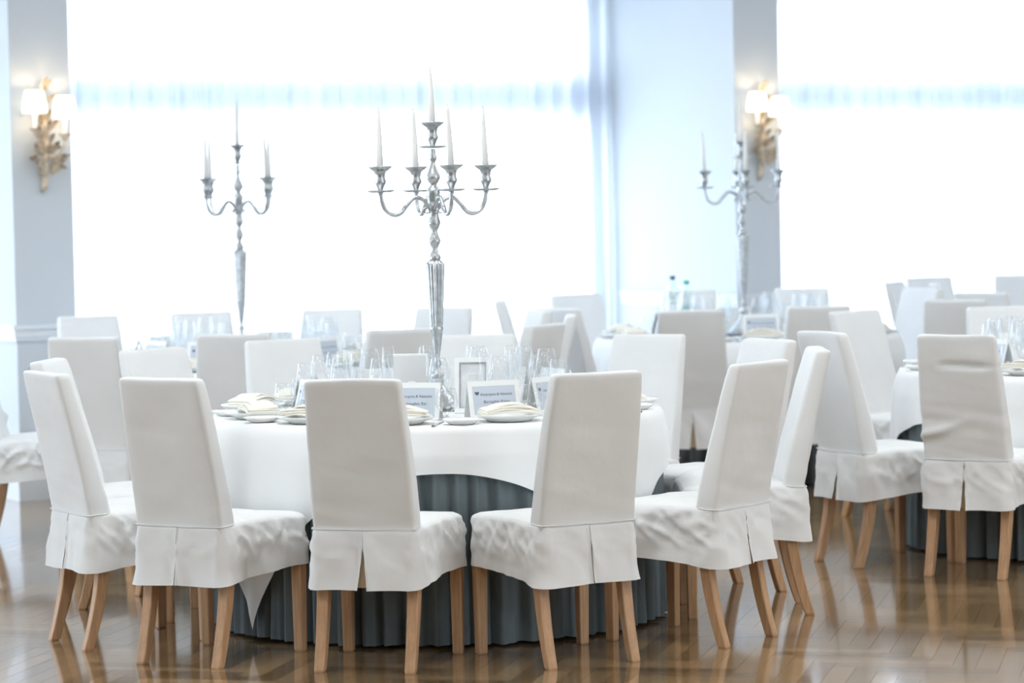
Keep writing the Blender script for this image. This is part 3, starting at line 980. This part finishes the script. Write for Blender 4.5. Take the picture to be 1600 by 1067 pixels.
def candelabrum(x, y, turn, label, candles, tilt):
    t = thing('candelabrum', T(x, y, TOP + .006, turn), label, 'candelabrum', None)
    Z = lambda z: z - .81
    base = [(0, 0), (.098, 0), (.100, .006), (.092, .014), (.085, .018), (.070, .036), (.045, .062), (.028, .085), (.022, .10), (.024, .108), (.020, .115)]
    ob('base', MB().lathe(base, 32).mesh('base', 'silver'), t)
    low = [(.020, .115), (.026, .125), (.024, .135), (.013, .148), (.011, .160), (.017, .170), (.015, .180), (.009, .190), (.010, .198), (.013, .215), (.019, .26), (.0235, .300), (.026, .306), (.026, .312), (.0235, .318)]
    ob('lower_stem', MB().lathe(low, 24).mesh('lower_stem', 'silver'), t)
    flu = [(.0235, .318), (.0255, .36), (.0285, .42), (.0315, .48), (.0340, .53), (.0352, .548), (.0352, .556), (.033, .564), (.024, .570), (.020, .574)]
    ob('fluted_column', MB().lathe(flu, 96, fl=16, fa=.055).mesh('fluted_column', 'silver'), t)
    up = [(.020, .574), (.0225, .580), (.0225, .588), (.018, .598), (.012, .612), (.0115, .620), (.019, .636), (.0235, .646), (.0235, .652), (.017, .668), (.0125, .684), (.0125, .690), (.020, .704), (.0245, .716), (.0245, .722), (.020, .736),
          (.0175, .752), (.0195, .768), (.022, .782), (.0225, .790), (.018, .796), (.019, .802), (.024, .826), (.026, .838), (.024, .850), (.014, .862), (.013, .868), (.020, .878), (.0275, .892), (.0275, .898), (.021, .916), (.013, .936), (.0095, .950),
          (.0095, .956), (.0145, .964), (.0150, .974), (.0115, .984), (.0100, 1.005)]
    ob('upper_stem', MB().lathe(up, 24).mesh('upper_stem', 'silver'), t)
    def cup(cx, cyy, z, par):
        c = ob('candle_cup', MB().lathe([(.008, 0), (.0095, .010), (.012, .020), (.0185, .034), (.0195, .042), (.0155, .054), (.0165, .066), (.0200, .078), (.028, .084), (.0385, .094), (.0395, .0985), (.037, .099), (.026, .091), (.012, .089), (0, .089)], 24, fl=24, fa=.012).mesh('candle_cup', 'silver'), par, Matrix.Translation((cx, cyy, z)) @ Matrix.Diagonal((1.16, 1.16, 1, 1)))
        ob('drip_pan', MB().lathe([(.006, -.002), (.030, -.003), (.044, .001), (.0475, .006), (.0465, .007), (.043, .003), (.030, .000), (.008, .001)], 28).mesh('drip_pan', 'silver'), c)
    cup(0, 0, 1.010, t)
    arms = []
    for k in range(4):
        a = k * PI / 2
        P = lambda r, z: (r * math.cos(a), r * math.sin(a), z)
        b = MB()
        pts = spline([P(.016, .772), P(.040, .805), (P(.075, .818)), P(.108, .790), P(.135, .760), P(.165, .752), P(.195, .770), P(.211, .805), P(.2155, .838)], 44)
        b.tube(pts, [.0078 + .0014 * math.sin(i / 44 * PI * 3) ** 2 for i in range(45)], 8)
        cur = [P(.030 + (.016 - .00055 * i) * math.cos(i * .42), .765 + (.014 - .0005 * i) * math.sin(i * .42)) for i in range(20)]
        b.tube(cur, [.0048 - .0001 * i for i in range(20)], 6)
        b.tube([P(.018, .785), P(.030, .779)], .005, 6)
        b.lathe([(0, -.009), (.007, -.006), (.0095, 0), (.007, .006), (0, .009)], 10, *P(.118, .782))
        b.lathe([(.0055, .0), (.0085, .006), (.0115, .014), (.006, .018)], 14, *P(.2155, .824))
        am = ob('arm', b.mesh('arm', 'silver'), t)
        cup(*P(.2155, .842), t)
        arms.append(P(.2155, .842 + .089))
    arms.append((0, 0, 1.010 + .089))
    mt = t.matrix_world
    r2 = random.Random(tilt)
    for i, p in enumerate(arms):
        w = T(x, y, TOP + .006, turn) @ Vector(p)
        tl = Matrix.Rotation(r2.uniform(-1, 1) * R(1.6) - R(.8), 4, 'Y') @ Matrix.Rotation(r2.uniform(-1, 1) * R(1.0), 4, 'X')
        h = .222
        c = ob('taper_candle', MB().lathe([(0, -.008), (.0115, -.008), (.0130, .002), (.0112, .08), (.0085, .16), (.0060, h - .014), (.0040, h - .004), (0, h)], 16).mesh('taper_candle', 'wax'), None,
               Matrix.Translation(w + Vector((0, 0, .010))) @ tl, candles, 'candle', candles)
        ob('wick', MB().tube([(0, 0, h - .003), (.0005, 0, h + .006)], .0008, 5).mesh('wick', 'ink'), c)
    return t

TRAY = MB().box(-.15, .15, -.15, .15, 0, .006).mesh('mirror_tile', 'tray', False)
for t, turn, lb in ((0, R(20), 'tall silver five-arm candelabrum with fluted column, on the table with dipping cloth corner'), (2, R(47), 'silver candelabrum standing on the table in front of the broad curtain'), (3, R(2), 'silver candelabrum before the far lamp pillar')):
    x, y = TAB[t]
    if t == 0: x += .008
    if t == 3: x -= .02
    ob('mirror_tile', TRAY, None, T(x, y, TOP, R(10) + t), 'black mirror tile under the candelabrum on ' + TN[t], 'mirror tile', 'mirror tiles')
    candelabrum(x, y, turn, lb, 'white taper candle in the candelabrum on ' + TN[t], 3 + t)
picture_frame(-.155, 11.24, R(-8), 'white picture frame with silver bead, beside the big candelabrum base', None)
picture_frame(-.395, 11.66, R(172), 'white picture frame turned away behind the big candelabrum base', None)

# bottles by the alcove wall
def bottle(x, y, h, r, cap, label):
    t = thing('bottle', T(x, y, TOP), label, 'bottle', None)
    ob('body', MB().lathe([(0, 0), (r * .9, 0), (r, .01), (r, h * .62), (r * .9, h * .70), (r * .38, h * .86), (r * .36, h * .94)], 24).mesh('body', 'bottle'), t)
    ob('cap', MB().lathe([(r * .42, h * .93), (r * .44, h * .935), (r * .44, h), (0, h)], 18).mesh('cap', cap, False), t)
    ob('paper_label', MB().lathe([(r + .001, h * .28), (r + .001, h * .5)], 24).mesh('paper_label', 'green' if cap == 'green' else 'card'), t)
bottle(.965, 17.66, .33, .040, 'ink', 'tall clear bottle with dark cap near the blue alcove wall')
bottle(1.05, 17.70, .30, .042, 'green', 'clear water bottle with green cap and green label')

# ------------------------------------------------------------------ wall lamps
def leaf_mesh(L, w, curl, name='leaf'):
    rows = []
    for i in range(9):
        t = i / 8
        ww = w * (math.sin(PI * min(1, t * .93 + .07)) ** .8) * (1 + .22 * math.sin(t * 17))
        z = L * t * (1 - .15 * curl * t)
        y = -curl * L * .55 * t * t
        rows.append([(-ww, y + .012 * (ww / w), z - .006), (-ww * .5, y - .003, z), (0, y + .005, z), (ww * .5, y - .003, z), (ww, y + .012 * (ww / w), z - .006)])
    b = MB().grid(rows)
    b.grid([[(p[0], p[1] + .004, p[2]) for p in r] for r in rows][::-1])
    return b.mesh(name, 'plaster')
LEAFS = [leaf_mesh(.120, .021, .55), leaf_mesh(.100, .019, .8), leaf_mesh(.080, .017, 1.0)]
def sconce(s, label):
    # local frame: x along wall, y outwards (so the room is -y), z up
    t = thing('wall_lamp', wall_m(s, 0, 0), label, 'wall lamp', 'wall lamps on the pillars')
    ob('backplate', MB().lathe([(0, -.004), (.035, 0), (.038, .006), (.030, .016), (.012, .024), (0, .025)], 24).mesh('backplate', 'plaster'), t, Matrix.Translation((0, -.004, 1.96)) @ Matrix.Rotation(R(90), 4, 'X'))
    b = MB()
    b.tube(spline([(-.020, -.022, 1.705), (-.004, -.030, 1.735), (-.006, -.032, 1.78), (0, -.036, 1.84), (.004, -.040, 1.92), (0, -.040, 2.04), (.004, -.035, 2.18)], 30), [.010 + .010 * math.sin(min(1, i / 12) * PI / 2) - .012 * max(0, (i - 14) / 16) for i in range(31)], 10)
    b.tube(spline([(-.004, -.024, 1.72), (.012, -.035, 1.80), (-.012, -.046, 1.88), (.010, -.050, 1.97), (-.006, -.050, 2.08)], 24), .009, 8)
    b.tube(spline([(-.012, -.024, 1.73), (-.018, -.036, 1.82), (.014, -.046, 1.90), (-.012, -.050, 2.0)], 24), .007, 8)
    ob('stem', b.mesh('stem', 'plaster'), t)
    top = MB()
    top.tube(spline([(0, -.036, 2.16), (.008, -.034, 2.23), (.0, -.034, 2.29)], 10), [.005] * 11, 8)
    ob('finial_stem', top.mesh('finial_stem', 'plaster'), t)
    for lx, lz, k, ry, rz in ((-.010, 1.795, 2, -46, 10), (.010, 1.805, 1, 52, -15), (-.012, 1.83, 0, -50, 25), (.012, 1.84, 0, 62, -10), (-.010, 1.87, 1, -62, 0), (.012, 1.885, 0, 78, 10), (0, 1.85, 0, 6, 0), (-.014, 1.91, 0, -40, 20),
                              (.014, 1.92, 1, 40, -20), (-.012, 1.95, 1, -72, 15), (.010, 1.955, 2, 95, 0), (.008, 1.97, 2, 24, -10), (-.006, 1.98, 0, -22, 0), (0, 2.02, 1, 8, 0), (-.010, 2.01, 2, -58, 0), (.010, 2.05, 2, 35, 0),
                              (-.006, 2.08, 2, -25, 0), (.004, 2.10, 2, 15, 0), (0, 2.265, 2, -24, 0), (.002, 2.265, 2, 22, 0), (0, 2.275, 2, 0, 0), (0, 2.20, 2, 48, 0), (.030, 1.865, 2, 120, 0), (-.03, 1.90, 2, -100, 0)):
        ob('leaf', LEAFS[k], t, Matrix.Translation((lx * 1.8, -.042 - .012 * ((k + len(t.children)) % 3), lz)) @ Matrix.Rotation(R(rz), 4, 'Z') @ Matrix.Rotation(R(ry), 4, 'Y') @ Matrix.Rotation(R(0), 4, 'X'))
    for sx, dz in ((-1, .025), (1, -.005)):
        cx, cyy = sx * .088, -.115
        am = MB().tube(spline([(sx * .005, -.04, 1.92), (sx * .04, -.075, 1.905 + dz), (sx * .075, -.108, 1.945 + dz), (cx, cyy, 2.00 + dz)], 16), .0065, 8)
        a = ob('arm', am.mesh('arm', 'plaster'), t)
        ob('flower_cup', MB().lathe([(.006, 1.985), (.012, 1.995), (.016, 2.01), (.034, 2.026), (.038, 2.03), (.020, 2.024), (.010, 2.026)], 24, cx, cyy, dz, fl=6, fa=.14).mesh('flower_cup', 'plaster'), a)
        ob('candle_sleeve', MB().lathe([(.011, 2.02), (.011, 2.125), (.004, 2.128)], 14, cx, cyy, dz).mesh('candle_sleeve', 'wax'), a)
        ob('lamp_shade', MB().lathe([(.068, 2.115), (.0665, 2.16), (.060, 2.20), (.050, 2.238), (.048, 2.236), (.058, 2.20), (.0645, 2.16), (.066, 2.115)], 28, cx, cyy, dz).mesh('lamp_shade', 'shade'), t)
        d = bpy.data.lights.new('bulb_light', 'POINT')
        d.energy = 0.75
        d.color = (1, .78, .52)
        d.shadow_soft_size = .022
        lo = bpy.data.objects.new('bulb_light', d)
        COL.objects.link(lo)
        lo.parent = t
        lo.location = (cx, cyy, 2.205 + dz)
    return t
sconce(.048, 'gilded leaf wall lamp with two lit shades on the near pillar, beside the broad curtain')
sconce(4.985, 'gilded leaf wall lamp with two lit shades on the far pillar, behind a candelabrum')
